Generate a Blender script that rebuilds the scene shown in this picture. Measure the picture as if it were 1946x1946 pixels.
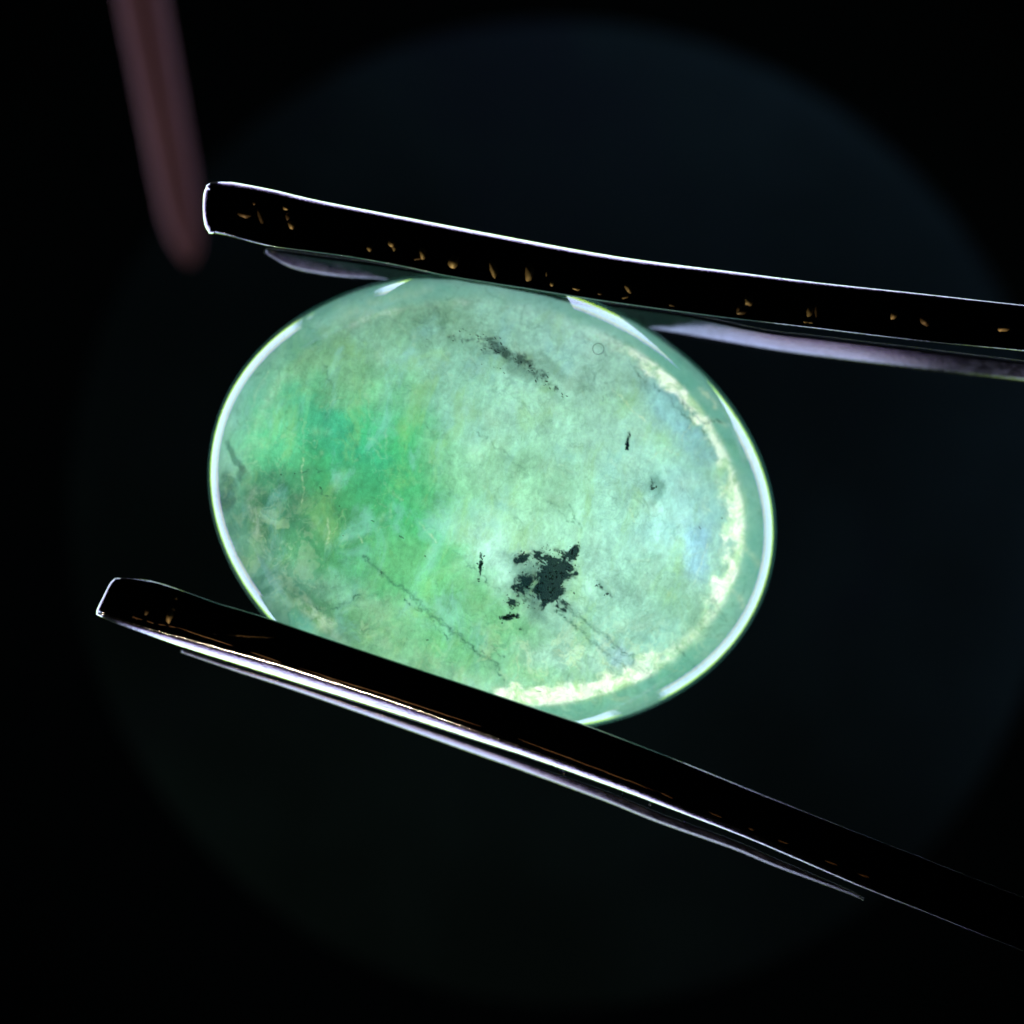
import bpy, bmesh, math, random
import numpy as np
from mathutils import Vector, Matrix, noise as mn
random.seed(7); rng = np.random.default_rng(7)
R = math.radians
scene = bpy.context.scene
for o in list(bpy.data.objects): bpy.data.objects.remove(o)

# ------------------------------------------------------------------ camera
D = 50.0                                        # microscope objective above the stone
cam = bpy.data.cameras.new('camera'); cam_o = bpy.data.objects.new('camera', cam)
scene.collection.objects.link(cam_o); scene.camera = cam_o
cam_o.location = (0, 0, D)
cam.sensor_width = 36; cam.lens = 36 * D / 19.46
cam.clip_start = 0.5; cam.clip_end = 300
cam.dof.use_dof = True; cam.dof.focus_distance = D - 1.35
cam.dof.aperture_fstop = 0.048                   # set below from the wanted aperture
APERTURE = 2.6
cam.dof.aperture_fstop = (cam.lens / 1000.0) / APERTURE   # blender: aperture diameter = lens(mm)*1e-3/fstop

# ------------------------------------------------------------------ world, view
w = bpy.data.worlds.new('World'); scene.world = w; w.use_nodes = True
w.node_tree.nodes['Background'].inputs[0].default_value = (0.25, 0.45, 0.6, 1)
w.node_tree.nodes['Background'].inputs[1].default_value = 0.0012
scene.view_settings.view_transform = 'Standard'; scene.view_settings.look = 'None'
scene.view_settings.exposure = 0; scene.view_settings.gamma = 1
scene.render.engine = 'CYCLES'
scene.cycles.transparent_max_bounces = 24
scene.cycles.max_bounces = 10

# warm light added for the gold flecks, low so the arm hides its glint
wl = bpy.data.lights.new('fleck_light', 'AREA'); wl.energy = 8000; wl.color = (1, .76, .46); wl.size = 1.2
wo = bpy.data.objects.new('fleck_light', wl); scene.collection.objects.link(wo)
wo.location = (-16.3, -36.6, 3.7); wo.rotation_euler = (Vector((0, 3, 1.7)) - Vector(wo.location)).to_track_quat('-Z', 'Y').to_euler()

# ------------------------------------------------------------------ helpers
def X(px, py, z=0.0):                           # photograph pixel -> point at height z
    k = (D - z) / D
    return Vector(((px - 973) / 100 * k, (973 - py) / 100 * k, z))

def empty(name, label=None, cat=None, loc=(0, 0, 0), group=None):
    o = bpy.data.objects.new(name, None); scene.collection.objects.link(o)
    o.location = loc; o.empty_display_size = .3
    if label: o['label'] = label; o['category'] = cat
    if group: o['group'] = group
    return o

def link(name, verts, faces, mat, parent=None, smooth=True):
    me = bpy.data.meshes.new(name); me.from_pydata([tuple(v) for v in verts], [], faces); me.update()
    if smooth: me.polygons.foreach_set('use_smooth', [True] * len(me.polygons))
    if mat: me.materials.append(mat)
    o = bpy.data.objects.new(name, me); scene.collection.objects.link(o)
    if parent: o.parent = parent
    return o

class NT:
    """tiny node writer"""
    def __init__(s, name):
        s.m = bpy.data.materials.new(name); s.m.use_nodes = True
        s.t = s.m.node_tree; s.t.nodes.clear(); s.n = s.t.nodes; s.l = s.t.links
    def add(s, typ, ins=None, **kw):
        n = s.n.new(typ)
        for k, v in kw.items(): setattr(n, k, v)
        for k, v in (ins or {}).items(): s.put(n.inputs[k], v)
        return n
    def put(s, sock, v):
        if isinstance(v, bpy.types.NodeSocket): s.l.new(v, sock)
        elif isinstance(v, (tuple, list)) and len(v) == 3 and sock.type == 'RGBA': sock.default_value = (*v, 1)
        else: sock.default_value = v
    def math(s, op, a, b=0.0, c=0.0, clamp=False):
        n = s.add('ShaderNodeMath', {0: a, 1: b, 2: c}, operation=op); n.use_clamp = clamp; return n.outputs[0]
    def vec(s, op, a, b=(0, 0, 0)):
        n = s.add('ShaderNodeVectorMath', {0: a, 1: b}, operation=op)
        return n.outputs['Value'] if op in ('LENGTH', 'DOT_PRODUCT') else n.outputs[0]
    def noise(s, v, scale, detail=6, rough=.6, dist=0.0, col=False):
        n = s.add('ShaderNodeTexNoise', {'Vector': s.mapping(v, rot=(.5, .7, .3)), 'Scale': scale, 'Detail': detail, 'Roughness': rough, 'Distortion': dist})
        return n.outputs['Color' if col else 'Fac']
    def ramp(s, v, a, b, o0=0.0, o1=1.0):
        n = s.add('ShaderNodeMapRange', {0: v, 1: a, 2: b, 3: o0, 4: o1}); n.interpolation_type = 'SMOOTHSTEP'; return n.outputs[0]
    def mix(s, f, a, b, blend='MIX'):
        n = s.add('ShaderNodeMix', data_type='RGBA', blend_type=blend)
        s.put(n.inputs['Factor'], f); s.put(n.inputs[6], a); s.put(n.inputs[7], b); return n.outputs[2]
    def mapping(s, v, loc=(0, 0, 0), rot=(0, 0, 0), sc=(1, 1, 1)):
        return s.add('ShaderNodeMapping', {0: v, 1: loc, 2: rot, 3: sc}).outputs[0]
    def out(s, sh):
        o = s.add('ShaderNodeOutputMaterial', {0: sh}); return s.m
    def obj(s): return s.add('ShaderNodeTexCoord').outputs['Object']

def lin(r, g, b):
    f = lambda c: (c / 255 / 12.92) if c / 255 <= .04045 else ((c / 255 + .055) / 1.055) ** 2.4
    return (f(r), f(g), f(b))

# ------------------------------------------------------------------ ring lamp (darkfield illuminator)
LAMP = 9.5
def lamp_mat():
    t = NT('lamp_glass')
    z = t.add('ShaderNodeSeparateXYZ', {0: t.obj()}).outputs[2]          # 0 bottom .. 14 top
    r = t.add('ShaderNodeValToRGB', {0: t.math('DIVIDE', z, 17.0)})  # colour bands put in to tint the fringes of the reflected highlights
    e = r.color_ramp; e.elements[0].position = 0; e.elements[0].color = (.16, .34, .01, 1)
    e.elements[1].position = 1; e.elements[1].color = (.22, .10, .8, 1)
    for p, c in ((.28, (.40, .60, .05, 1)), (.41, (.56, .70, 1, 1)), (.80, (.54, .62, 1, 1)), (.92, (.60, .50, .35, 1))):
        q = e.elements.new(p); q.color = c
    em = t.add('ShaderNodeEmission', {0: r.outputs[0], 1: LAMP})
    return t.out(em.outputs[0])
ring = empty('ring_lamp', 'pale blue ring lamp glowing below and around the gemstone', 'lamp')
LM = lamp_mat(); R0 = 24.0
hm = NT('lamp_housing'); housing = hm.out(hm.add('ShaderNodeBsdfPrincipled', {'Base Color': (.01, .01, .01), 'Roughness': .6}).outputs[0])
def lamp_arc(a0, a1, z0=-27, z1=-10):
    n = max(3, int((a1 - a0) / 3)); v = []; f = []
    for i in range(n + 1):
        a = R(a0 + (a1 - a0) * i / n)
        for zz in (0, (z1 - z0)): v.append((R0 * math.cos(a), R0 * math.sin(a), zz))
    for i in range(n): f.append((2*i, 2*i+1, 2*i+3, 2*i+2))
    o = link('lamp_tube', v, f, LM, ring, False); o.location.z = z0
# azimuths of the lit arcs of the ring (gaps cut in to break the stone's rim highlights)
ARCS = [(-58, 109), (129, 218), (231, 290)]
for a in ARCS: lamp_arc(*a)
v = []; f = []
for i in range(97):
    a = 2 * math.pi * i / 96
    for rr, zz in ((24.3, -28), (24.3, -9), (25.2, -9), (25.2, -28)): v.append((rr * math.cos(a), rr * math.sin(a), zz))
for i in range(96):
    for j in range(4): f.append((4*i+j, 4*i+(j+1) % 4, 4*i+4+(j+1) % 4, 4*i+4+j))
link('lamp_housing', v, f, housing, ring)

# ------------------------------------------------------------------ stage below: dark plate with a round well
def backdrop():
    t = NT('black_floor'); m = t.out(t.add('ShaderNodeBsdfDiffuse', {0: (.0002, .00025, .0003)}).outputs[0])
    v = [(70 * math.cos(2*math.pi*i/64), 70 * math.sin(2*math.pi*i/64), -32.0) for i in range(64)]
    o = link('background', v, [tuple(range(64))], m, None, False); o['kind'] = 'structure'
    t = NT('stop_disc'); p = t.obj()
    c = t.mix(t.ramp(t.noise(p, .09, 4, .55), .38, .62), (.0046, .0104, .0110), (.0080, .0185, .0205))
    c = t.mix(t.ramp(t.noise(p, .16, 3), .5, .7, 0, .5), c, (.0065, .0105, .0165))
    fl = t.out(t.add('ShaderNodeBsdfDiffuse', {0: c}).outputs[0])
    z = -12.5; k = (D - z) / D; cx, cy, r = 1.10 * k, .18 * k, 9.42 * k
    n = 160; v = []; f = []
    for zz in (z, z - .3): v += [(r * math.cos(2*math.pi*i/n), r * math.sin(2*math.pi*i/n), zz - z) for i in range(n)]
    f = [tuple(range(n)), tuple(range(2*n - 1, n - 1, -1))] + [(i, n + i, n + (i+1) % n, (i+1) % n) for i in range(n)]
    o = link('background_disc', v, f, fl, None, False); o['kind'] = 'structure'; o.location = (cx, cy, z)
    o.rotation_euler = Matrix.Rotation(R(8.5), 4, Vector((-.8, .6, 0))).to_euler()      # leans towards the upper right
backdrop()

# ------------------------------------------------------------------ gemstone
GA, GB, GH, GBOT = 5.47, 4.29, 3.0, 1.3
gem = empty('gemstone', 'pale green oval cabochon with a black speckled inclusion, gripped between the tweezer arms', 'gemstone')
gem.location = X(936.6, 955.4, 0)
tilt_dir = Vector((.75, .65, 0)).normalized()
Mt = Matrix.Rotation(R(3.5), 4, Vector((0, 0, 1)).cross(tilt_dir)) @ Matrix.Rotation(R(-15), 4, 'Z')
gem.rotation_euler = Mt.to_euler()
GM = Matrix.Translation(gem.location) @ Mt; GI = GM.inverted()

def dome_z(x, y, a=GA, b=GB, h=GH, z0=0.0):
    q = 1 - (x / a) ** 2 - (y / b) ** 2
    return z0 + h * math.sqrt(max(q, 0))
CA, CB, CH, CZ = 5.47 * .988, 4.29 * .988, 1.25, .02     # milky core inside
def core_z(x, y):
    q = 1 - (x / CA) ** 2 - (y / CB) ** 2
    return CZ + CH * max(q, 0) ** .40
def L(px, py, dz=0.06):                         # pixel -> point in stone space just above the core
    z = 1.2
    for _ in range(4):
        o = GI @ Vector((0, 0, D)); d = (GI @ X(px, py, 0)) - o
        t_ = (z - o.z) / d.z; p = o + d * t_; z = core_z(p.x, p.y) + dz
    return Vector((p.x, p.y, z))

def grid_dome(fz, a, b, n=220, m=60, umax=1.0, jitter=None):
    v = [Vector((0, 0, fz(0, 0)))]; f = []
    for j in range(1, m + 1):
        u = math.sin(math.pi / 2 * j / m) * umax
        for i in range(n):
            t = 2 * math.pi * i / n; x, y = a * u * math.cos(t), b * u * math.sin(t)
            v.append(Vector((x, y, fz(x, y))))
    for i in range(n): f.append((0, 1 + i, 1 + (i + 1) % n))
    for j in range(m - 1):
        for i in range(n):
            p, q = 1 + j * n, 1 + (j + 1) * n; k = (i + 1) % n
            f.append((p + i, q + i, q + k, p + k))
    return v, f

# polished outer surface
def shell_mat():
    t = NT('polished_crystal'); p = t.obj()
    sep = t.add('ShaderNodeSeparateXYZ', {0: p})
    u = t.vec('LENGTH', t.vec('MULTIPLY', p, (1 / GA, 1 / GB, 0)))
    nz = t.noise(p, .5, 5, .55, .4); nf = t.noise(p, 2.2, 6, .6)
    uu = t.math('ADD', u, t.math('MULTIPLY', t.math('SUBTRACT', nf, .5), .04))
    milk = t.math('MULTIPLY', t.ramp(uu, .90, .99), .35)
    milk = t.math('ADD', .03, t.math('MULTIPLY', milk, t.ramp(sep.outputs[2], -.05, .05)))
    col = t.mix(t.ramp(nz, .35, .65), (.16, .50, .36), (.28, .66, .52))
    dif = t.add('ShaderNodeMixShader', {0: .5, 1: t.add('ShaderNodeBsdfDiffuse', {0: col}).outputs[0], 2: t.add('ShaderNodeBsdfTranslucent', {0: col}).outputs[0]}).outputs[0]
    tr = t.add('ShaderNodeBsdfTransparent', {0: (.97, 1, .985)}).outputs[0]
    body = t.add('ShaderNodeMixShader', {0: milk, 1: tr, 2: dif}).outputs[0]
    gl = t.add('ShaderNodeBsdfGlossy', {0: (.64, .64, .64), 1: .035}).outputs[0]
    fr = t.add('ShaderNodeFresnel', {0: 1.52}).outputs[0]
    bf = t.add('ShaderNodeNewGeometry').outputs['Backfacing']
    fr = t.math('MULTIPLY', fr, t.math('SUBTRACT', 1.0, bf))
    return t.out(t.add('ShaderNodeMixShader', {0: fr, 1: body, 2: gl}).outputs[0])
SM = shell_mat()
v, f = grid_dome(lambda x, y: dome_z(x, y), GA, GB, 240, 80)
n0 = len(v); vb, fb = grid_dome(lambda x, y: -dome_z(x, y, h=GBOT), GA, GB, 240, 30)
nt = 1 + 240 * 79; nb = 1 + 240 * 29
v += vb; f += [tuple(n0 + q for q in reversed(g)) for g in fb]
for i in range(240): j = (i + 1) % 240; f.append((nt + i, n0 + nb + i, n0 + nb + j, nt + j))
me_o = link('polished_surface', v, f, SM, gem)

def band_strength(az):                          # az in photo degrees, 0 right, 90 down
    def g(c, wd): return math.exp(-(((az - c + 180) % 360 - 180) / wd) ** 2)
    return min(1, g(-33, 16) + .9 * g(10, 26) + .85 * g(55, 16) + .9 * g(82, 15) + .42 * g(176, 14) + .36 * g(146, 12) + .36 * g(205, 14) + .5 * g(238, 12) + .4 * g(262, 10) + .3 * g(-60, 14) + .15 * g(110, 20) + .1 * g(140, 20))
# milky core
BLOBS = [  # px, py, rx, ry, rot(deg, image down), colour(sRGB of the stone's own tint), strength, noise amount
    (1160, 870, 300, 250, 20, (166, 220, 192), .4),
    (560, 830, 130, 210, 10, (92, 186, 132), .75),
    (700, 900, 230, 200, 35, (62, 180, 108), .95),
    (780, 1090, 240, 110, 42, (92, 188, 116), .7),
    (620, 790, 110, 110, 60, (74, 178, 128), .75),
    (670, 860, 60, 130, -25, (60, 165, 125), .5),
    (760, 1030, 160, 90, 40, (72, 182, 112), .85),
    (850, 1130, 240, 80, 40, (110, 186, 124), .75),
    (590, 1000, 130, 120, 30, (70, 138, 88), .85),
    (500, 960, 80, 110, 0, (62, 120, 88), .8),
    (560, 1130, 150, 60, 35, (58, 118, 88), .85),
    (700, 1190, 160, 60, 25, (110, 178, 116), .6),
    (690, 640, 200, 70, -15, (120, 184, 138), .6),
    (640, 700, 120, 60, 20, (122, 178, 126), .6),
    (900, 600, 150, 60, 15, (128, 184, 142), .7),
    (1010, 640, 130, 70, 25, (160, 222, 190), .6),
    (860, 730, 130, 90, 20, (136, 202, 172), .6),
    (1000, 800, 190, 130, 30, (152, 214, 180), .5),
    (960, 930, 200, 120, 20, (142, 206, 156), .6),
    (1270, 770, 80, 60, 45, (146, 208, 212), .65),
    (1320, 830, 50, 50, 45, (136, 196, 220), .35),
    (1310, 970, 110, 110, 0, (156, 212, 206), .65),
    (1345, 1030, 30, 60, 10, (132, 186, 236), .32),
    (1190, 1000, 120, 150, 0, (150, 208, 184), .6),
    (1150, 1180, 190, 70, 15, (156, 214, 188), .7),
    (1080, 1250, 150, 40, 10, (176, 226, 200), .7),
    (1180, 1250, 60, 25, 40, (178, 224, 226), .7),
    (1005, 1110, 44, 58, 0, (60, 104, 92), .75),
    (1010, 690, 130, 26, 27, (110, 156, 130), .7),  # soft shadow of the feather inclusion, painted into the tint
    (1240, 925, 16, 26, 10, (90, 140, 120), .7),
    (440, 920, 26, 34, 0, (20, 44, 40), .95),
    (455, 860, 14, 26, 0, (40, 72, 60), .7),
    (580, 640, 40, 22, -50, (70, 150, 104), .7),
]
def core_mat():
    t = NT('milky_crystal'); p = t.obj()
    w1 = t.vec('SUBTRACT', t.noise(p, .55, 4, .6, 0, True), (.5, .5, .5))
    w2 = t.vec('SUBTRACT', t.noise(p, 2.4, 5, .6, 0, True), (.5, .5, .5))
    q = t.vec('ADD', p, t.vec('ADD', t.vec('MULTIPLY', w1, (1.9, 1.9, 0)), t.vec('MULTIPLY', w2, (.5, .5, 0))))
    base = t.mix(t.ramp(t.noise(p, .45, 4), .35, .65), lin(148, 206, 166), lin(166, 220, 194))
    col = base
    for px, py, rx, ry, rot, c, s in BLOBS:
        l = L(px, py)
        d = t.vec('SUBTRACT', q, (l.x, l.y, 0))
        d = t.add('ShaderNodeVectorRotate', {'Vector': d, 'Angle': -R(-rot + 15)}).outputs[0]
        d = t.vec('MULTIPLY', d, (100 / rx, 100 / ry, 0))
        col = t.mix(t.math('MULTIPLY', t.ramp(t.vec('LENGTH', d), .35, 1.25, 1, 0), s), col, lin(*c))
    # wisps, clouds, crazing
    def mod(col, fac, lo, hi, a=.3, b=.7):
        k = t.ramp(fac, a, b, lo, hi)
        return t.mix(1.0, col, t.add('ShaderNodeCombineColor', {0: k, 1: k, 2: k}).outputs[0], 'MULTIPLY')
    col = mod(col, t.noise(p, .7, 9, .62, .6), .82, 1.16)
    pa = t.mapping(p, rot=(0, 0, R(20)), sc=(1.9, 1.0, 1)); col = mod(col, t.noise(pa, 1.3, 9, .66, .5), .85, 1.14)
    pb = t.mapping(p, rot=(0, 0, R(-52)), sc=(1.9, 1.0, 1)); col = mod(col, t.noise(pb, 3.0, 8, .7, .5), .88, 1.12)
    col = mod(col, t.noise(p, 9, 8, .7, .3), .90, 1.11)
    col = t.mix(t.math('MULTIPLY', t.ramp(t.noise(pa, .8, 8, .62, .6), .50, .68), .34), col, lin(150, 205, 120))
    col = t.mix(t.math('MULTIPLY', t.ramp(t.noise(t.mapping(pb, (7, 3, 1)), .7, 8, .62, .6), .50, .68), .34), col, lin(148, 216, 205))
    # teal glassy margin and the girdle's reflected light painted in as a bright band
    rm = t.add('ShaderNodeAttribute', attribute_name='margin').outputs['Fac']
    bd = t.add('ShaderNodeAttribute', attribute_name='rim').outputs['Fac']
    teal = t.mix(t.ramp(t.noise(p, .5, 4), .4, .6), lin(104, 186, 156), lin(132, 200, 168))
    col = t.mix(t.math('MULTIPLY', rm, .74), col, teal)
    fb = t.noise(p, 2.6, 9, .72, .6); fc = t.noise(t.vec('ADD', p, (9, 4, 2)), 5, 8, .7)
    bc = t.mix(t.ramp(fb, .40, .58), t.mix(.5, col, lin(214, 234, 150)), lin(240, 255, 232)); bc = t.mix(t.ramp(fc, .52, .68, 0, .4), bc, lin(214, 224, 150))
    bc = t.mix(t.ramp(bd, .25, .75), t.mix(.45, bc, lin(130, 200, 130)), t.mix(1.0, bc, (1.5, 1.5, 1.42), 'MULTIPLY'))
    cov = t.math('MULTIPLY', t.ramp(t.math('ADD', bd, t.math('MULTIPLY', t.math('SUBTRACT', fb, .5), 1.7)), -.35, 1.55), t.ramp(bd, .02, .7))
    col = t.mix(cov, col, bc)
    ik = t.add('ShaderNodeAttribute', attribute_name='ink').outputs['Fac']
    gl = t.add('ShaderNodeAttribute', attribute_name='glow').outputs['Fac']
    sh = t.add('ShaderNodeAttribute', attribute_name='shade').outputs['Fac']
    col = t.mix(t.math('MINIMUM', gl, .85), col, t.mix(t.noise(p, 3.5, 3), lin(228, 240, 150), lin(205, 246, 225)))
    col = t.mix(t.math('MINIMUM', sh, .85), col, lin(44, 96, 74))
    col = t.mix(t.math('MINIMUM', ik, .97), col, lin(13, 34, 36))
    col = t.mix(1.0, col, (1.14, .91, .86), 'MULTIPLY')
    h = t.math('ADD', t.noise(p, 1.2, 9, .66, .4), t.math('MULTIPLY', t.noise(pa, 3.4, 6, .7), .4))
    bp = t.add('ShaderNodeBump', {'Height': h, 'Strength': .5, 'Distance': .22}).outputs[0]
    tr = t.add('ShaderNodeBsdfTranslucent', {0: col, 1: bp}).outputs[0]
    df = t.add('ShaderNodeBsdfDiffuse', {0: col, 2: bp}).outputs[0]
    return t.out(t.add('ShaderNodeMixShader', {0: .12, 1: tr, 2: df}).outputs[0])
def cz(x, y):
    z = core_z(x, y); n = mn.fractal(Vector((x * .9, y * .9, 3)), 1, 2, 4)
    return z + .10 * n
v, f = grid_dome(cz, CA, CB, 1500, 420, .9999)
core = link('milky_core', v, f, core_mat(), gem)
# veins inside the crystal: two masks laid out over the stone, sampled on its vertices
X0, Y0, WW, HH = 360, 480, 1160, 950
MAPS = {'glow': np.zeros((HH, WW), np.float32), 'shade': np.zeros((HH, WW), np.float32), 'ink': np.zeros((HH, WW), np.float32)}
def vnoise(scale, octv, seed, rough=.55, wx=None, wy=None):
    g = np.random.default_rng(seed); out = np.zeros((HH, WW), np.float32); amp = 1; tot = 0
    yy, xx = np.mgrid[0:HH, 0:WW].astype(np.float32)
    if wx is not None: xx = xx + wx; yy = yy + wy
    for o in range(octv):
        G = g.random((256, 256)).astype(np.float32); a = R(37 * o + seed * 13)
        x = (xx * math.cos(a) - yy * math.sin(a)) / scale * 2 ** o; y = (xx * math.sin(a) + yy * math.cos(a)) / scale * 2 ** o
        x0 = np.floor(x); y0 = np.floor(y); fx = x - x0; fy = y - y0; fx = fx * fx * fx * (fx * (fx * 6 - 15) + 10); fy = fy * fy * fy * (fy * (fy * 6 - 15) + 10)
        i0 = x0.astype(int) % 256; j0 = y0.astype(int) % 256; i1 = (i0 + 1) % 256; j1 = (j0 + 1) % 256
        out += amp * ((G[j0, i0] * (1 - fx) + G[j0, i1] * fx) * (1 - fy) + (G[j1, i0] * (1 - fx) + G[j1, i1] * fx) * fy); tot += amp; amp *= rough
    return out / tot
def sstep(x, a, b): x = np.clip((x - a) / (b - a), 0, 1); return x * x * (3 - 2 * x)
def stroke(which, pts, r, s, jit=3.0, beads=.5):
    M = MAPS[which]; seed = random.uniform(0, 99); d = 0
    for a, b in zip(pts, pts[1:]):
        a, b = Vector(a), Vector(b); n = max(2, int((b - a).length / max(1.0, r * .6)))
        for k in range(n):
            p = a.lerp(b, k / n); d += (b - a).length / n
            x = p.x + jit * mn.noise(Vector((d * .06, seed, 0))) + .5 * jit * mn.noise(Vector((d * .25, seed, 2))); y = p.y + jit * mn.noise(Vector((d * .06, seed, 7))) + .5 * jit * mn.noise(Vector((d * .25, seed, 4)))
            kk = 1 - beads + beads * 2 * abs(mn.noise(Vector((d * .09, seed, 11)))); rr = r * (.7 + .6 * abs(mn.noise(Vector((d * .12, seed, 17))))); q = int(rr * 3) + 1
            xi, yi = int(x) - X0, int(y) - Y0
            if xi < q or yi < q or xi >= WW - q or yi >= HH - q: continue
            gy, gx = np.mgrid[yi - q:yi + q + 1, xi - q:xi + q + 1]
            g = np.exp(-(((gx + X0 - x) ** 2 + (gy + Y0 - y) ** 2) / (2 * rr * rr))) * s * kk
            W_ = M[yi - q:yi + q + 1, xi - q:xi + q + 1]; np.maximum(W_, g, out=W_)
def wander(x, y, ang, n, step, turn):
    P = [(x, y)]
    for _ in range(n):
        ang += random.gauss(0, turn); x += step * math.cos(ang); y += step * math.sin(ang); P.append((x, y))
    return P
LIGHT = [([(575, 870), (574, 905), (578, 935), (572, 960)], .55), ([(622, 985), (625, 1015), (621, 1035)], .6), ([(1165, 740), (1200, 775), (1230, 805)], .7), ([(1320, 800), (1300, 820), (1296, 838)], .7),
         ([(735, 815), (733, 870)], .4), ([(575, 860), (577, 800)], .3), ([(795, 990), (815, 1015), (830, 1030)], .45), ([(1240, 870), (1262, 850), (1290, 865)], .5), ([(1060, 880), (1090, 900)], .3),
         ([(1335, 960), (1355, 975)], .6), ([(680, 1015), (690, 1030)], .5), ([(1345, 1035), (1330, 1075), (1320, 1110)], .8), ([(1195, 965), (1207, 990)], .45), ([(1205, 700), (1222, 722)], .4), ([(480, 770), (490, 740), (510, 705)], .5), ([(468, 800), (474, 830)], .5)]
for P, s_ in LIGHT: stroke('glow', P, 1.5, s_ * .65, 5, .8)
for P, r, s_ in [([(1405, 1025), (1425, 1050), (1450, 1085)], 5, .35), ([(1385, 1115), (1405, 1140), (1412, 1158)], 4, .35), ([(1400, 815), (1418, 845), (1436, 890)], 5, .4), ([(1330, 735), (1345, 755), (1365, 775)], 3, .5), ([(1310, 790), (1345, 800), (1385, 805)], 3, .3), ([(640, 610), (700, 580), (780, 560), (830, 548)], 9, .22), ([(590, 640), (660, 600), (720, 580)], 12, .2)]:
    stroke('glow', P, r, s_, 8, .6)
for _ in range(110):                             # short wisps
    x, y = random.uniform(470, 1380), random.uniform(590, 1330); a = random.gauss(1.45, .45) if x < 850 else random.gauss(.85, .5)
    stroke('glow', wander(x, y, a, random.randint(2, 5), 7, .15), random.uniform(1.5, 4.0), random.uniform(.04, .17), 4, .8)
for _ in range(90):                              # soft light clouds
    x, y = random.uniform(470, 1380), random.uniform(590, 1330)
    stroke('glow', wander(x, y, random.uniform(0, 6), 4, 8, .6), random.uniform(5, 12), random.uniform(.03, .12), 8)
for _ in range(260):                             # fine dark threads, denser towards the lower half
    x, y = random.uniform(470, 1370), random.choice((random.uniform(600, 1330), random.uniform(1050, 1330))); a = random.gauss(.75, .5) * random.choice((1, 1, 1, -1))
    stroke('shade', wander(x, y, a, random.randint(2, 8), 5, .4), random.uniform(.8, 1.5), random.uniform(.08, .30), 3, .8)
for _ in range(50):
    x, y = random.gauss(1130, 90), random.gauss(1270, 45)
    stroke('shade', wander(x, y, random.gauss(1.3, .5), random.randint(3, 7), 6, .35), random.uniform(.8, 1.6), random.uniform(.12, .35), 3, .6)
for P, r, s_ in [([(445, 915), (480, 905), (540, 900), (600, 895)], 9, .35), ([(450, 930), (520, 950), (560, 990)], 14, .35), ([(490, 1060), (520, 1100), (560, 1130)], 14, .4), ([(600, 1165), (660, 1145), (720, 1128)], 3, .35),
                 ([(1065, 1140), (1110, 1180), (1160, 1215), (1240, 1295)], 6, .32), ([(1055, 1160), (1100, 1195), (1150, 1240)], 2.5, .25), ([(850, 648), (900, 652), (950, 682), (1010, 712), (1075, 755)], 8, .20),
                 ([(950, 690), (1010, 725), (1070, 762)], 5, .28), ([(1238, 905), (1240, 940)], 6, .35), ([(700, 1066), (790, 1140), (860, 1200), (940, 1268)], 3, .25), ([(940, 1260), (965, 1310), (975, 1345)], 6, .25)]:
    stroke('shade', P, r, s_, 8, .3)
YY, XX = np.mgrid[0:HH, 0:WW].astype(np.float32); XX += X0; YY += Y0
def gauss(cx, cy, sx, sy, rot):
    c_, s_ = math.cos(R(rot)), math.sin(R(rot)); a = (XX - cx) * c_ + (YY - cy) * s_; b = -(XX - cx) * s_ + (YY - cy) * c_
    return np.exp(-.5 * ((a / sx) ** 2 + (b / sy) ** 2))
w1 = (vnoise(60, 4, 1) - .5) * 90; w2 = (vnoise(60, 4, 2) - .5) * 90
fine = vnoise(15, 5, 3, .72, w1 * .4, w2 * .4); fray = 1 - np.abs(vnoise(13, 4, 4, .7, w1 * .3, w2 * .3) * 2 - 1)
dens = np.zeros((HH, WW), np.float32)
for g_ in [(1045, 1108, 17, 30, 25, 1.25), (1062, 1078, 20, 20, 0, .85), (1089, 1052, 6, 16, 25, .85), (1030, 1052, 14, 9, 0, .55), (992, 1062, 14, 8, 12, .75), (990, 1118, 14, 20, 30, .75), (972, 1146, 10, 9, 40, .75),
           (1070, 1150, 14, 8, 30, .6), (967, 1172, 12, 4, -10, .95), (1095, 1086, 4, 10, 20, .6), (950, 1068, 14, 4, -15, .35), (913, 1075, 3, 15, 4, .7), (895, 1060, 9, 6, 40, .4), (992, 1196, 6, 3, 0, .45), (1148, 1120, 16, 4, 45, .42),
           (1193, 838, 3, 13, 8, .85), (1240, 922, 5, 12, 8, .5), (1018, 1065, 16, 12, 0, .35)]:
    dens = np.maximum(dens, g_[5] * gauss(*g_[:5])) + .15 * np.minimum(dens, g_[5] * gauss(*g_[:5]))
MAPS['ink'] = (sstep(dens + (fine - .5) * 1.9 + (fray - .75) * .5, .24, .70) * sstep(dens, .06, .32) * .97 + .42 * sstep(dens, .08, .95)).astype(np.float32)
# trail of dark feathers
t_ = (XX - 850) / 225; yc = 640 + 10 * t_ + 105 * t_ * t_; tr_ = np.exp(-.5 * ((YY - yc) / (4 + 10 * np.clip(t_ * (1 - t_) * 4, 0, 1))) ** 2) * ((t_ > 0) & (t_ < 1)) * (.45 + .35 * np.exp(-((t_ - .5) / .28) ** 2))
MAPS['ink'] = np.maximum(MAPS['ink'], .75 * sstep(tr_ + (fine - .5) * 1.8, .34, .90) * sstep(tr_, .08, .3))
MAPS['shade'] = np.maximum(MAPS['shade'], .28 * sstep(np.exp(-.5 * ((YY - yc - 14) / 12) ** 2) * ((t_ > .3) & (t_ < 1.0)) + (fine - .5) * .8, .4, 1))
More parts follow.
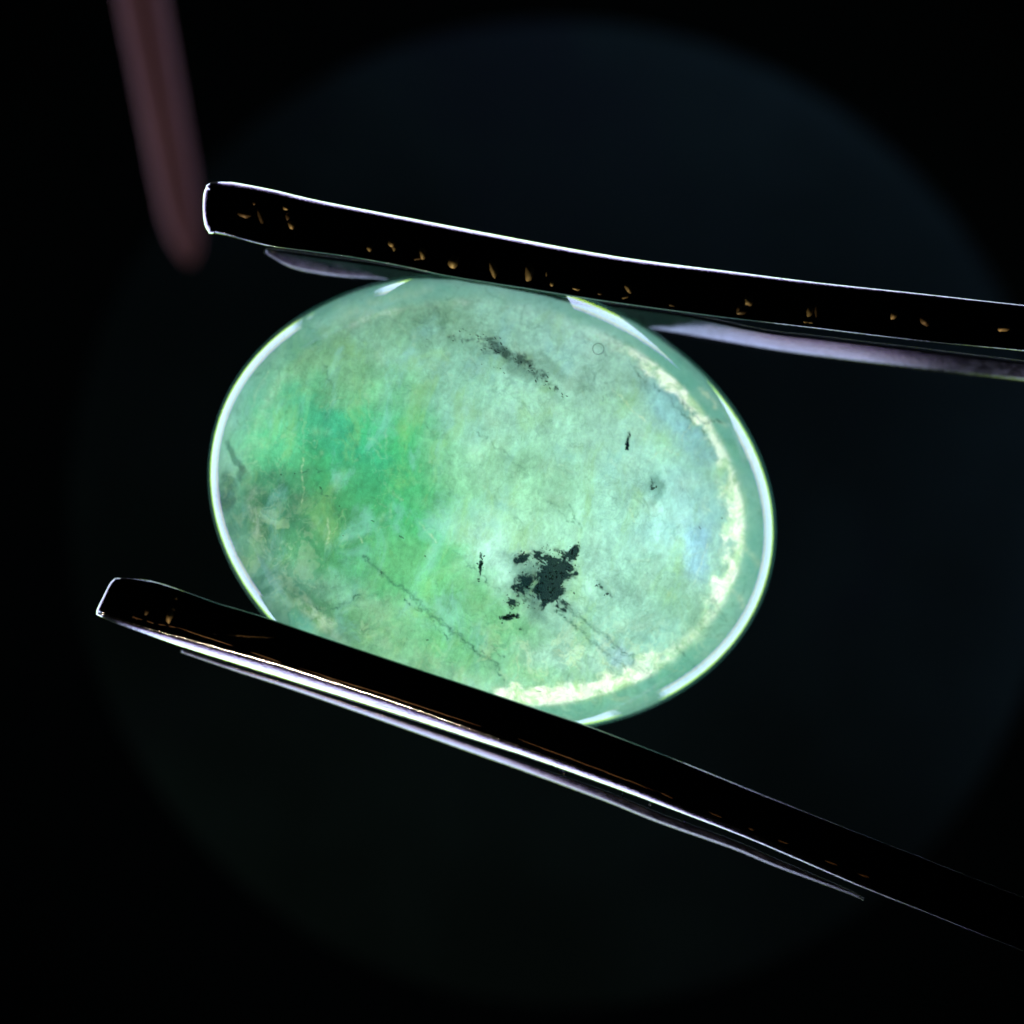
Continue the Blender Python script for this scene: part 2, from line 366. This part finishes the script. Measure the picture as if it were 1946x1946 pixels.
# healed fracture networks: thin warped ridges, gathered in regions
for k, (sc, sd, strength, which, thr) in enumerate([(85, 11, .30, 'shade', .955), (48, 12, .26, 'shade', .95), (70, 13, .14, 'glow', .955), (34, 14, .09, 'glow', .94), (22, 15, .22, 'shade', .93)]):
    n_ = 1 - np.abs(vnoise(sc, 4, sd, .5, w1 * (1 + .3 * k), w2 * 1.2) * 2 - 1); reg = sstep(vnoise(150, 3, sd + 20), .45, .65)
    MAPS[which] = np.maximum(MAPS[which], (strength * reg * sstep(n_, thr, 1.0) * (.4 + .9 * fine)).astype(np.float32))
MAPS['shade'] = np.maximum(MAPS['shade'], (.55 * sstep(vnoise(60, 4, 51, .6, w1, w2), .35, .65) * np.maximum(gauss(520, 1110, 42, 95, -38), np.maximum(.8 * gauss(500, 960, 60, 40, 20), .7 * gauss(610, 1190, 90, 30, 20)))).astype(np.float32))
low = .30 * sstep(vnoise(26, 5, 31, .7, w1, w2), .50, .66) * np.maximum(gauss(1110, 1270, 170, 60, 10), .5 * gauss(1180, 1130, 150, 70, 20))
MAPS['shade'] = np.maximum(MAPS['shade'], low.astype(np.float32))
hi = .38 * sstep(vnoise(30, 5, 32, .7, w1, w2), .52, .68) * np.maximum(gauss(1110, 1270, 190, 60, 0), np.maximum(.6 * gauss(520, 1040, 60, 90, -30), .5 * gauss(620, 1180, 120, 60, 30)))
MAPS['glow'] = np.maximum(MAPS['glow'], hi.astype(np.float32))
DARK = [[(865, 1048), (905, 1085), (950, 1125)], [(1065, 1140), (1110, 1180), (1160, 1215), (1240, 1290)], [(1055, 1160), (1100, 1195), (1150, 1240), (1195, 1270)],
        [(690, 1058), (730, 1090), (790, 1140), (860, 1195), (905, 1235), (950, 1270)], [(700, 1066), (722, 1088)], [(760, 1130), (830, 1190), (870, 1225)], [(610, 930), (625, 950), (650, 990)],
        [(618, 692), (632, 745)], [(600, 1160), (680, 1135), (720, 1128)], [(616, 1130), (645, 1110)], [(590, 1180), (650, 1150), (690, 1135)], [(1205, 700), (1222, 725), (1232, 745)], [(1075, 955), (1090, 975), (1105, 1015)],
        [(1280, 1225), (1310, 1260), (1340, 1290)], [(1100, 1285), (1115, 1320)], [(910, 820), (950, 850), (990, 890)], [(940, 1260), (965, 1310), (975, 1340)], [(560, 895), (630, 893)], [(800, 1215), (870, 1205), (930, 1235)],
        [(925, 1215), (940, 1235), (960, 1250)], [(1010, 925), (1060, 965), (1090, 1000)], [(1320, 805), (1300, 825)], [(1225, 720), (1290, 775), (1330, 815), (1350, 850)], [(1290, 760), (1335, 800), (1385, 800)]]
for P in DARK: stroke('shade', P, 1.5, .65, 9, .8); stroke('shade', P, 4.5, .16, 9, .4)
for P in DARK[1:4]: stroke('shade', P, 2.4, .72, 9, .4)
V = np.array([tuple(q) for q in v], dtype=float); Wp = (np.array(GM) @ np.c_[V, np.ones(len(V))].T).T
kk = D / (D - Wp[:, 2]); PX = Wp[:, 0] * kk * 100 + 973 - X0; PY = 973 - Wp[:, 1] * kk * 100 - Y0
PX = np.clip(PX, 0, WW - 2.01); PY = np.clip(PY, 0, HH - 2.01); ix = PX.astype(int); iy = PY.astype(int); fx = PX - ix; fy = PY - iy
# margin and painted light band follow the outline of the stone
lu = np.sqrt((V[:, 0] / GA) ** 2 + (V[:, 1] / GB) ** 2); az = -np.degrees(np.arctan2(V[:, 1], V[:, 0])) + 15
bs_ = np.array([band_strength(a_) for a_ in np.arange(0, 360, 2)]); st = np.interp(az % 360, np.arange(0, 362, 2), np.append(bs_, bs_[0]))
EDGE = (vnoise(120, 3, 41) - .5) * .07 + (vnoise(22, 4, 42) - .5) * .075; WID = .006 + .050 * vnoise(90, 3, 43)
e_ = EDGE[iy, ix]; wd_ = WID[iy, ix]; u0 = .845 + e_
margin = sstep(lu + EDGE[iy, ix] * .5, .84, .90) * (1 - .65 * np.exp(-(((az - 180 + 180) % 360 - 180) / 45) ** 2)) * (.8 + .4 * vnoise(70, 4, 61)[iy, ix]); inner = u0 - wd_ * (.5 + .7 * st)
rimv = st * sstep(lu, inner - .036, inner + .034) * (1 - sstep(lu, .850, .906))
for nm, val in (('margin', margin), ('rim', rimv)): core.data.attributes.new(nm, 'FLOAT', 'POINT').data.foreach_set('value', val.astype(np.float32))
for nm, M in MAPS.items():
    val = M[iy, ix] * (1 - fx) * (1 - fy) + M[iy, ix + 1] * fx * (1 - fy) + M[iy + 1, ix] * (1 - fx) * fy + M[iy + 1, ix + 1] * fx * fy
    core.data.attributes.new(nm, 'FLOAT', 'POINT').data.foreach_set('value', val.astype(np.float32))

# crumb material and flakes; the bright band itself is painted into the core
def crumb_mat(name, cols, mixd=.25):
    t = NT(name)
    rnd = t.add('ShaderNodeNewGeometry').outputs['Random Per Island']
    r = t.add('ShaderNodeValToRGB', {0: rnd}); r.color_ramp.elements[0].color = (*cols[0], 1); r.color_ramp.elements[1].color = (*cols[-1], 1)
    for i, c in enumerate(cols[1:-1]):
        e = r.color_ramp.elements.new((i + 1) / (len(cols) - 1)); e.color = (*c, 1)
    tr = t.add('ShaderNodeBsdfTranslucent', {0: r.outputs[0]}).outputs[0]; df = t.add('ShaderNodeBsdfDiffuse', {0: r.outputs[0]}).outputs[0]
    m = t.add('ShaderNodeMixShader', {0: mixd, 1: tr, 2: df}).outputs[0]
    m = t.add('ShaderNodeMixShader', {0: .35, 1: m, 2: t.add('ShaderNodeBsdfTransparent').outputs[0]}).outputs[0]
    return t.out(m)
def flakes(pts, smin, smax, flat=.6, stretch=1.0, ang=None):
    v = []; f = []
    for p in pts:
        s = random.uniform(smin, smax) * random.choice((.6, 1, 1, 1.3)); a = random.uniform(0, 6.28) if ang is None else ang + random.gauss(0, .35)
        nx, ny = random.gauss(0, flat), random.gauss(0, flat); n = random.randint(4, 6); b = len(v)
        for i in range(n):
            t = 2 * math.pi * (i + random.uniform(-.3, .3)) / n; r = s * random.uniform(.5, 1.1)
            x, y = r * math.cos(t) * stretch, r * math.sin(t)
            X_, Y_ = x * math.cos(a) - y * math.sin(a), x * math.sin(a) + y * math.cos(a)
            v.append((p.x + X_, p.y + Y_, p.z + X_ * nx + Y_ * ny))
        v.append((p.x, p.y, p.z - s * .4)); f.append(tuple(range(b, b + n)))
        for i in range(n): f.append((b + i, b + n, b + (i + 1) % n))
    return v, f
# inclusions ------------------------------------------------------------
def ink(name, c, alpha=1.0):
    t = NT(name); p = t.obj()
    sh = t.add('ShaderNodeMixShader', {0: .5, 1: t.add('ShaderNodeBsdfTranslucent', {0: c}).outputs[0], 2: t.add('ShaderNodeBsdfDiffuse', {0: c}).outputs[0]}).outputs[0]
    if alpha < 1: sh = t.add('ShaderNodeMixShader', {0: alpha, 1: t.add('ShaderNodeBsdfTransparent').outputs[0], 2: sh}).outputs[0]
    return t.out(sh)
black = ink('black_mineral', (.008, .022, .022), .42)
grey = ink('grey_veil', (.03, .075, .06), .5)
darkg = ink('crack_shade', (.03, .10, .06), .34)
light = ink('crack_glow', (.50, .85, .55), .65)
pale = ink('pale_veil', (.75, .85, .55), .3)
violet = ink('violet_needle', (.03, .05, .13), .85)

def cloud(name, spec, mat, smin, smax, dz=.10, stretch=1.6, flat=.5, ang=None):
    pts = []
    for px, py, sx, sy, rot, n in spec:
        for _ in range(n):
            a, b = random.gauss(0, sx), random.gauss(0, sy); c, s = math.cos(R(rot)), math.sin(R(rot))
            qx, qy = px + a * c - b * s, py + a * s + b * c
            if mn.noise(Vector((qx * .07, qy * .07, 4))) < -.18: continue
            pts.append(L(qx, qy, dz + random.uniform(-.03, .08)))
    v, f = flakes(pts, smin, smax, flat, stretch, ang)
    o = link(name, v, f, mat, gem, False)
    if len(pts) > 1: o['kind'] = 'stuff'
    return o
cloud('black_inclusion', [(1045, 1105, 18, 26, 25, 240), (1062, 1075, 18, 18, 0, 100), (1088, 1050, 6, 11, 15, 30), (1032, 1045, 14, 7, 0, 16),
      (990, 1062, 12, 7, 15, 40), (985, 1125, 9, 18, 20, 40), (972, 1147, 8, 8, 0, 24), (1020, 1120, 22, 18, 0, 60)],
      black, .006, .018)
cloud('black_inclusion', [(967, 1172, 10, 3, -12, 30)], black, .012, .04)
cloud('grey_feather', [(855, 645, 16, 3, 8, 7), (905, 640, 18, 5, 20, 12), (945, 662, 14, 7, 35, 34), (975, 685, 14, 6, 25, 16), (1010, 700, 18, 6, 28, 20),
      (1045, 730, 18, 5, 38, 14), (1072, 752, 9, 3, 45, 8), (950, 690, 30, 8, 30, 6)], grey, .006, .016, stretch=2.4, ang=R(-15))
cloud('grey_feather', [(913, 1075, 2.5, 13, 6, 26)], grey, .008, .02, stretch=2.0)
cloud('violet_needle', [(1193, 838, 1.8, 9, 8, 40)], violet, .01, .025, stretch=1.6)
cloud('grey_speck', [(1240, 925, 3, 7, 10, 8)], grey, .01, .03)
cloud('grey_speck', [(1135, 1110, 7, 3, 45, 6), (1152, 1128, 8, 3, 45, 6)], grey, .01, .025)
for px, py, rx, ry, a in ((609, 927, 2, 4, -30), (762, 1020, 1.8, 6, -60), (808, 1057, 1.5, 2.5, -40), (708, 990, 1.5, 4, -60), (1372, 985, 1.6, 2.5, 0), (1330, 1003, 1.4, 4, -30),
                          (534, 902, 2, 2, 0), (645, 962, 1.5, 1.5, 0), (652, 1018, 1.5, 1.5, 0), (725, 1088, 2, 3, 0), (1058, 1162, 2, 4, 0), (1073, 1173, 3, 2, 0), (560, 900, 1.5, 1.5, 0), (812, 1216, 3, 2, 0), (1024, 1314, 6, 2, 10)):
    c = L(px, py, .07); n = 9; v = [c + Vector((0, 0, .02))]; f = []
    for i in range(n):
        q = 2 * math.pi * i / n; k = random.uniform(.7, 1.25); x, y = rx * k * math.cos(q), ry * k * math.sin(q); d = R(a)
        v.append(L(px + x * math.cos(d) - y * math.sin(d), py + x * math.sin(d) + y * math.cos(d), .06))
        f.append((0, 1 + i, 1 + (i + 1) % n))
    link('black_speck', v, f, black, gem, False)

# bubble: a small ring
v = []; f = []; c = L(1137, 663, .1)
for i in range(20):
    a = 2 * math.pi * i / 20
    for j in range(4):
        b = math.pi / 2 * j; rr = .105 + .008 * math.cos(b); v.append((c.x + rr * math.cos(a), c.y + rr * math.sin(a), c.z + .012 * math.sin(b)))
for i in range(20):
    for j in range(4): k = (i + 1) % 20; f.append((4*i+j, 4*i+(j+1) % 4, 4*k+(j+1) % 4, 4*k+j))
link('bubble', v, f, darkg, gem)

# ------------------------------------------------------------------ tweezers
tw = empty('tweezers', 'dark polished steel tweezers with two narrow arms holding the green stone', 'tweezers')
def steel(name, col, rough, bump=.0):
    t = NT(name); p = t.obj()
    n = t.noise(t.mapping(p, sc=(1, 1, 1)), 6, 5, .7)
    ins = {'Base Color': col, 'Metallic': 1.0, 'Roughness': t.ramp(n, .3, .7, rough * .7, rough * 1.4)}
    if bump: ins['Normal'] = t.add('ShaderNodeBump', {'Height': t.noise(p, 9, 4, .7), 'Strength': bump, 'Distance': .02}).outputs[0]
    return t.out(t.add('ShaderNodeBsdfPrincipled', ins).outputs[0])
STEEL = steel('polished_steel', (.12, .13, .15), .10, .28)
STEEL_DIM = steel('dim_steel', (.055, .055, .062), .16, .15)  # same steel darkened, as the lower edges catch less lamp light

def resample(pts, n):
    pts = [Vector(p) for p in pts]; # Catmull-Rom through the points, then equal steps
    P = [pts[0] * 2 - pts[1]] + pts + [pts[-1] * 2 - pts[-2]]; C = []
    for i in range(1, len(P) - 2):
        for k in range(16):
            t = k / 16; a, b, c, d = P[i-1], P[i], P[i+1], P[i+2]
            C.append(.5 * ((2 * b) + (c - a) * t + (2*a - 5*b + 4*c - d) * t*t + (3*b - a - 3*c + d) * t**3))
    C.append(pts[-1]); s = [0]
    for i in range(1, len(C)): s.append(s[-1] + (C[i] - C[i-1]).length)
    out = []; j = 0
    for k in range(n):
        t = s[-1] * k / (n - 1)
        while j < len(s) - 2 and s[j + 1] < t: j += 1
        u = (t - s[j]) / max(1e-9, s[j + 1] - s[j]); out.append(C[j].lerp(C[j + 1], u))
    return out
def interp(tab, x):
    for (x0, v0), (x1, v1) in zip(tab, tab[1:]):
        if x <= x1: return v0 + (v1 - v0) * max(0, min(1, (x - x0) / (x1 - x0)))
    return tab[-1][1]

def arm(outer, tip, inner, ztop, w_out, w_tip, w_in, ang_out, depth=.45, zdrop=None, block_depth=None, ang_in=None):
    """outer/inner edges run from the tip to the right; a bevel turns down all round the top face"""
    no = 150; nt_ = 26
    eo = resample(outer, no)[::-1]; et = resample(tip, nt_)[1:-1]; ei = resample(inner, no)
    loop = eo + et + ei; N = len(loop); rings = []
    P3 = []
    nrm = []
    for i in range(N):
        a, b = loop[max(i - 1, 0)], loop[min(i + 1, N - 1)]; d = (b - a).normalized()
        nrm.append(Vector((d.y, -d.x)))            # outward or inward, fixed below
    cen = (loop[no // 2] + loop[N - no // 2]) / 2
    sgn = 1 if (loop[no // 2] - cen).dot(nrm[no // 2]) > 0 else -1
    nrm = [n * sgn for n in nrm]
    prof = 7; v = []; f = []
    for i in range(N):
        px = loop[i].x
        if i < no: wd = interp(w_out, px); ac = interp(ang_out, px)
        elif i >= N - no: wd = interp(w_in, px); ac = interp(ang_in, px) if ang_in else 66
        else: wd = interp(w_tip, (i - no) / (nt_ - 2)); ac = 63
        zt = ztop + (interp(zdrop, px) if zdrop else 0)
        # walk from the top face outwards: normal tilts from 20 deg to 84 deg
        angs = [25, ac - 9, ac - 4, ac, ac + 5, ac + 9, 86]; seg = [.04, .16, .2, .24, .2, .12, .04]
        offs = [0]; zs = [0]
        for a_, s_ in zip(angs, seg): offs.append(offs[-1] + s_ * wd); zs.append(zs[-1] - s_ * wd * math.tan(R(min(a_, 84))))
        p2 = loop[i]; n2 = nrm[i]
        for o_, z_ in zip(offs, zs):
            q = p2 - n2 * (wd - o_)
            v.append(X(q.x, q.y, zt + z_ / 100))
        v.append(X(p2.x, p2.y, zt - (interp(block_depth, px) if block_depth else depth) - wd * .02))
    M = len(offs) + 1
    for i in range(N - 1):
        for j in range(M - 1): f.append((i*M+j, i*M+j+1, (i+1)*M+j+1, (i+1)*M+j))
    # top and bottom faces
    for i in range(N // 2 - 1):
        k = N - 1 - i; f.append((i*M, (i+1)*M, (k-1)*M, k*M)); f.append((i*M+M-1, k*M+M-1, (k-1)*M+M-1, (i+1)*M+M-1))
    m1 = N // 2 - 1; m2 = N - 1 - m1
    return v, f

U_OUT = [(392, 352), (404, 345), (430, 345), (452, 347), (520, 360), (600, 379), (702, 399), (849, 427), (960, 448), (1050, 465), (1140, 481), (1231, 495), (1386, 515), (1549, 536), (1750, 558), (1946, 580), (2200, 606)]
U_TIP = [(392, 352), (386, 370), (385, 400), (388, 428), (396, 445)]
U_IN = [(396, 445), (430, 451), (505, 468), (650, 487), (760, 506), (849, 525), (1000, 549), (1149, 573), (1350, 601), (1549, 625), (1750, 649), (1946, 668), (2200, 696)]
v, f = arm(U_OUT, U_TIP, U_IN, 1.75, [(385, 10), (450, 12), (700, 10), (1100, 11), (1500, 8), (1946, 6)], [(0, 12), (.5, 9), (1, 12)],
           [(396, 9), (470, 6), (520, 2.5), (2200, 2.5)], [(385, 61), (600, 62), (900, 64), (1250, 63), (1600, 58), (1946, 54)],
           block_depth=[(650, .4), (780, 1.35), (1045, 1.35), (1120, .4)])  # extra depth added to block ring light from the stone's upper edge
arm_u = link('tweezer_arm', v, f, STEEL, tw); arm_u['label'] = 'upper arm with blunt rounded tip and painted gold glints'
L_IN = [(218, 1099), (240, 1098), (290, 1104), (345, 1121), (414, 1146), (492, 1169), (600, 1206), (749, 1256), (900, 1306), (1060, 1360), (1122, 1381), (1199, 1410), (1299, 1449), (1435, 1505), (1535, 1545), (1649, 1590), (1946, 1706), (2200, 1805)]
L_TIP = [(183, 1168), (184, 1158), (195, 1136), (208, 1110), (218, 1099)][::-1]
L_OUT = [(183, 1168), (215, 1184), (270, 1204), (349, 1232), (523, 1287), (749, 1358), (900, 1407), (1011, 1443), (1150, 1492), (1299, 1547), (1435, 1599), (1620, 1678), (1735, 1724), (1946, 1808), (2200, 1910)]
v, f = arm(L_OUT, L_TIP[::-1], L_IN, 2.0, [(183, 10), (270, 13), (349, 20), (523, 26), (749, 24), (1011, 16), (1299, 12), (1600, 9), (1750, 2.5), (1946, .4)], [(0, 10), (.3, 5), (1, 4)],
           [(218, 2), (500, 2), (1122, 2.2), (1400, 1.0), (1650, .2), (2200, .2)], [(183, 63), (1200, 63), (1400, 55), (1600, 46), (1735, 34), (1946, 30)],
           ang_in=[(218, 66), (1122, 66), (1350, 60), (1600, 46), (1946, 35)])
arm_l = link('tweezer_arm', v, f, STEEL, tw); arm_l['label'] = 'lower arm with angled tip and thick bright edge'

def rail(name, top, bot, z, mat, a0=54, a1=72, depth=.5, flip=1, parent=None, n=160, fade=None):
    """blurred lower edge of an arm: a bevelled bar; top edge = high side in the photo"""
    T, B = resample(top, n), resample(bot, n); v = []; f = []
    for i in range(n):
        add = interp(fade, T[i].x) if fade else 0
        hi, lo = (T[i], B[i]); wd = (hi - lo).length / 100; zz = z; k = 6
        v.append(X(hi.x, hi.y, z - depth * 2))
        for j in range(k + 1):
            q = hi.lerp(lo, j / k) ; v.append(X(q.x, q.y, zz))
            zz -= wd / k * math.tan(R(min(86, a0 + (a1 - a0) * (j + .5) / k + add)))
        v.append(X(lo.x, lo.y, z - depth * 2 - .3))
    M = 6 + 3
    for i in range(n - 1):
        for j in range(M - 1): f.append((i*M+j, i*M+j+1, (i+1)*M+j+1, (i+1)*M+j))
        f.append((i*M+M-1, i*M, (i+1)*M, (i+1)*M+M-1))
    for i in (0, n - 1): f.append(tuple(i*M+j for j in range(M)))
    return link(name, v, f, mat, parent or tw)
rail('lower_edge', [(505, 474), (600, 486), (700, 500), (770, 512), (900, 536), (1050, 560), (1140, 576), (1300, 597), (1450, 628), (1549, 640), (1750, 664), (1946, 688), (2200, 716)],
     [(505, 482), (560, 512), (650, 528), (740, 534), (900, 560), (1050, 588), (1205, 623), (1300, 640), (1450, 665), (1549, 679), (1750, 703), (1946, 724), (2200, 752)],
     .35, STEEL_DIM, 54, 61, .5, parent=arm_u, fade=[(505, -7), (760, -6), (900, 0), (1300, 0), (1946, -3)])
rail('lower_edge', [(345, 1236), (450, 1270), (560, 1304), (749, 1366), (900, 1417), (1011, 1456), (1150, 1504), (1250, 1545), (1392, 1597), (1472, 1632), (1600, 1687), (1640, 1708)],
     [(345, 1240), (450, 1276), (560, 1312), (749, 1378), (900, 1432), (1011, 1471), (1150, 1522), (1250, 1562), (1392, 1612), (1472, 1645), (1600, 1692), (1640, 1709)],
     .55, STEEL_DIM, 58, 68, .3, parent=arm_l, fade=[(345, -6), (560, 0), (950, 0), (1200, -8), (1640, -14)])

# warm glints painted gold: pits on the upper arm, scratches on the lower
def gold(name, col):
    t = NT(name); p = t.obj(); n = t.noise(p, 12, 4, .7)
    c = t.mix(n, tuple(q * .55 for q in col), col)
    return t.out(t.add('ShaderNodeBsdfPrincipled', {'Base Color': c, 'Roughness': .5, 'Metallic': .25}).outputs[0])
GOLD = gold('glint_fleck', (.95, .70, .34)); GOLD_DIM = gold('dim_glint', (.30, .20, .10)); ORANGE = gold('glint_scratch', (.28, .14, .05))  # orange paints the warm glint along the edge groove
def fleck(name, px, py, rx, ry, rot, mat, z, parent):
    n = 14; f = []; sd = random.uniform(0, 50); rx *= 1.2; ry *= 1.1; h = min(rx, ry) / 100 * 1.15
    v = [X(px + random.uniform(-.2, .2) * rx, py + random.uniform(-.2, .2) * ry, z + h)]
    for rr, hh in ((.55, h * .5), (1.0, 0.0)):
        for i in range(n):
            a = 2 * math.pi * i / n; k = 1 + .42 * mn.noise(Vector((math.cos(a) * 1.3, math.sin(a) * 1.3, sd)))
            x, y = rx * rr * k * math.cos(a), ry * rr * k * math.sin(a); c, s = math.cos(R(rot)), math.sin(R(rot))
            v.append(X(px + x * c - y * s, py + x * s + y * c, z + hh))
    for i in range(n): j = (i + 1) % n; f.append((0, 1 + i, 1 + j)); f.append((1 + i, 1 + n + i, 1 + n + j, 1 + j))
    return link(name, v, f, mat, parent)
ZU = 1.752
for px, py, rx, ry, rot, m in [(464, 408, 11, 6, 15, GOLD_DIM), (483, 386, 3, 4, 0, GOLD_DIM), (495, 408, 4, 14, -14, GOLD_DIM), (543, 395, 5, 4, 0, GOLD), (547, 411, 4, 7, 0, GOLD_DIM), (553, 427, 5, 8, -10, GOLD),
        (702, 471, 4, 7, -10, GOLD), (744, 463, 7, 6, 20, GOLD), (749, 470, 3, 7, 0, GOLD), (803, 481, 6, 10, -5, GOLD), (795, 491, 7, 3, -10, GOLD_DIM), (862, 498, 8, 13, 20, GOLD), (938, 513, 6, 14, -15, GOLD),
        (1006, 519, 7, 17, 5, GOLD), (1039, 519, 1.5, 5, 10, GOLD), (1049, 539, 3.5, 5, 0, GOLD), (1095, 549, 7, 2.5, 15, GOLD), (1140, 558, 4, 2, 10, GOLD_DIM), (1194, 548, 5, 9, -15, GOLD), (1188, 565, 6, 2.2, -15, GOLD),
        (1276, 580, 5, 2, 20, GOLD_DIM), (1422, 573, 8, 10, 25, GOLD), (1409, 593, 9, 5, 0, GOLD_DIM), (1405, 586, 4, 8, 20, GOLD_DIM), (1539, 592, 5, 11, 10, GOLD), (1552, 590, 3, 12, 5, GOLD_DIM), (1531, 612, 4, 1.6, 10, GOLD), (1541, 613, 4, 1.6, 5, GOLD),
        (1699, 599, 5, 8, 25, GOLD), (1758, 610, 8, 9, 0, GOLD_DIM), (1909, 624, 11, 6, -15, GOLD)]:
    fleck('glint_fleck', px, py, rx, ry, rot, m, ZU, arm_u)
ZL = 2.002
for px, py, rx, ry, rot, m in [(322, 1171, 5, 12, 12, GOLD), (328, 1158, 4, 4, 0, GOLD), (334, 1137, 4, 4, 0, GOLD_DIM), (279, 1162, 3, 7, 15, GOLD_DIM)]:
    fleck('glint_fleck', px, py, rx, ry, rot, m, ZL, arm_l)
for px, py, rx, ry in ((1034, 1450, 3, 3), (1064, 1465, 2.5, 6), (1072, 1467, 4, 4), (1183, 1512, 2, 5), (1236, 1530, 3, 3), (1262, 1540, 2, 5), (1302, 1562, 2, 5)):
    fleck('fleck', px, py, rx, ry, 10, STEEL, .62, arm_l)  # small steel bumps added to make glints beside the bright edge
def scratch(pts, r, mat, z, parent, gap=0.0):
    P = resample(pts, 120); k0 = 0; seed = random.uniform(0, 50); cur = []; runs = []
    for i, p in enumerate(P):
        if mn.noise(Vector((i * .13, seed, 0))) > -.45 + gap: cur.append((i, p))
        else:
            if len(cur) > 3: runs.append(cur)
            cur = []
    if len(cur) > 3: runs.append(cur)
    for run in runs:
        v = []; f = []
        for q, (i, p) in enumerate(run):
            kk = min(1, 4 * min(q, len(run) - 1 - q) / len(run) + .1) * (.6 + .8 * abs(mn.noise(Vector((i * .4, seed, 5)))))
            jy = 1.2 * mn.noise(Vector((i * .2, seed, 9)))
            for s, h in ((-1, 0), (0, r * .014), (1, 0)): v.append(X(p.x, p.y + jy + s * r * kk, z + h))
        for i in range(len(run) - 1):
            for j in range(2): f.append((3*i+j, 3*i+j+1, 3*i+4+j, 3*i+3+j))
        link('scratch', v, f, mat, parent)
scratch([(250, 1172), (300, 1186), (335, 1192)], .9, ORANGE, ZL, arm_l)
scratch([(335, 1192), (400, 1213), (523, 1255), (616, 1284), (749, 1326), (870, 1366), (1011, 1414), (1150, 1466), (1250, 1505)], 1.3, ORANGE, ZL, arm_l)
scratch([(1250, 1505), (1415, 1571), (1520, 1613), (1586, 1643), (1665, 1673), (1734, 1700)], 1.2, ORANGE, ZL, arm_l, .5)
scratch([(405, 1205), (520, 1212)], .8, GOLD_DIM, ZL, arm_l)
scratch([(700, 1335), (800, 1362)], .6, GOLD_DIM, ZL, arm_l)

# ------------------------------------------------------------------ out of focus rod, upper left
t = NT('rod_plastic'); p = t.obj()
rc = t.mix(t.noise(p, .4, 4), (.135, .076, .086), (.19, .110, .118))
rodm = t.out(t.add('ShaderNodeMixShader', {0: .5, 1: t.add('ShaderNodeBsdfDiffuse', {0: rc}).outputs[0], 2: t.add('ShaderNodeBsdfTranslucent', {0: rc}).outputs[0]}).outputs[0])
zr0, zr1 = -9.0, -11.6
a = X(240, -160, zr0); b = X(362, 500, zr1); n = 24; v = []; f = []; ax = (b - a).normalized(); s = ax.cross(Vector((0, 0, 1))).normalized(); u = s.cross(ax)
for i in range(n + 1):
    tt = i / n; c = a.lerp(b, tt); rr = .56 * (1 - .1 * tt) * (1 - .12 * tt) * (1 if tt < .80 else math.sqrt(max(.02, 1 - ((tt - .80) / .20) ** 2)))
    for j in range(16): q = 2 * math.pi * j / 16; v.append(c + s * rr * math.cos(q) + u * rr * .6 * math.sin(q))
for i in range(n):
    for j in range(16): f.append((16*i+j, 16*i+(j+1) % 16, 16*i+16+(j+1) % 16, 16*i+16+j))
f.append(tuple(range(16))[::-1]); f.append(tuple(16*n+j for j in range(16)))
rod = link('rod', v, f, rodm); rod['label'] = 'blurred brownish pink rod rising past the tip of the upper tweezer arm'; rod['category'] = 'rod'
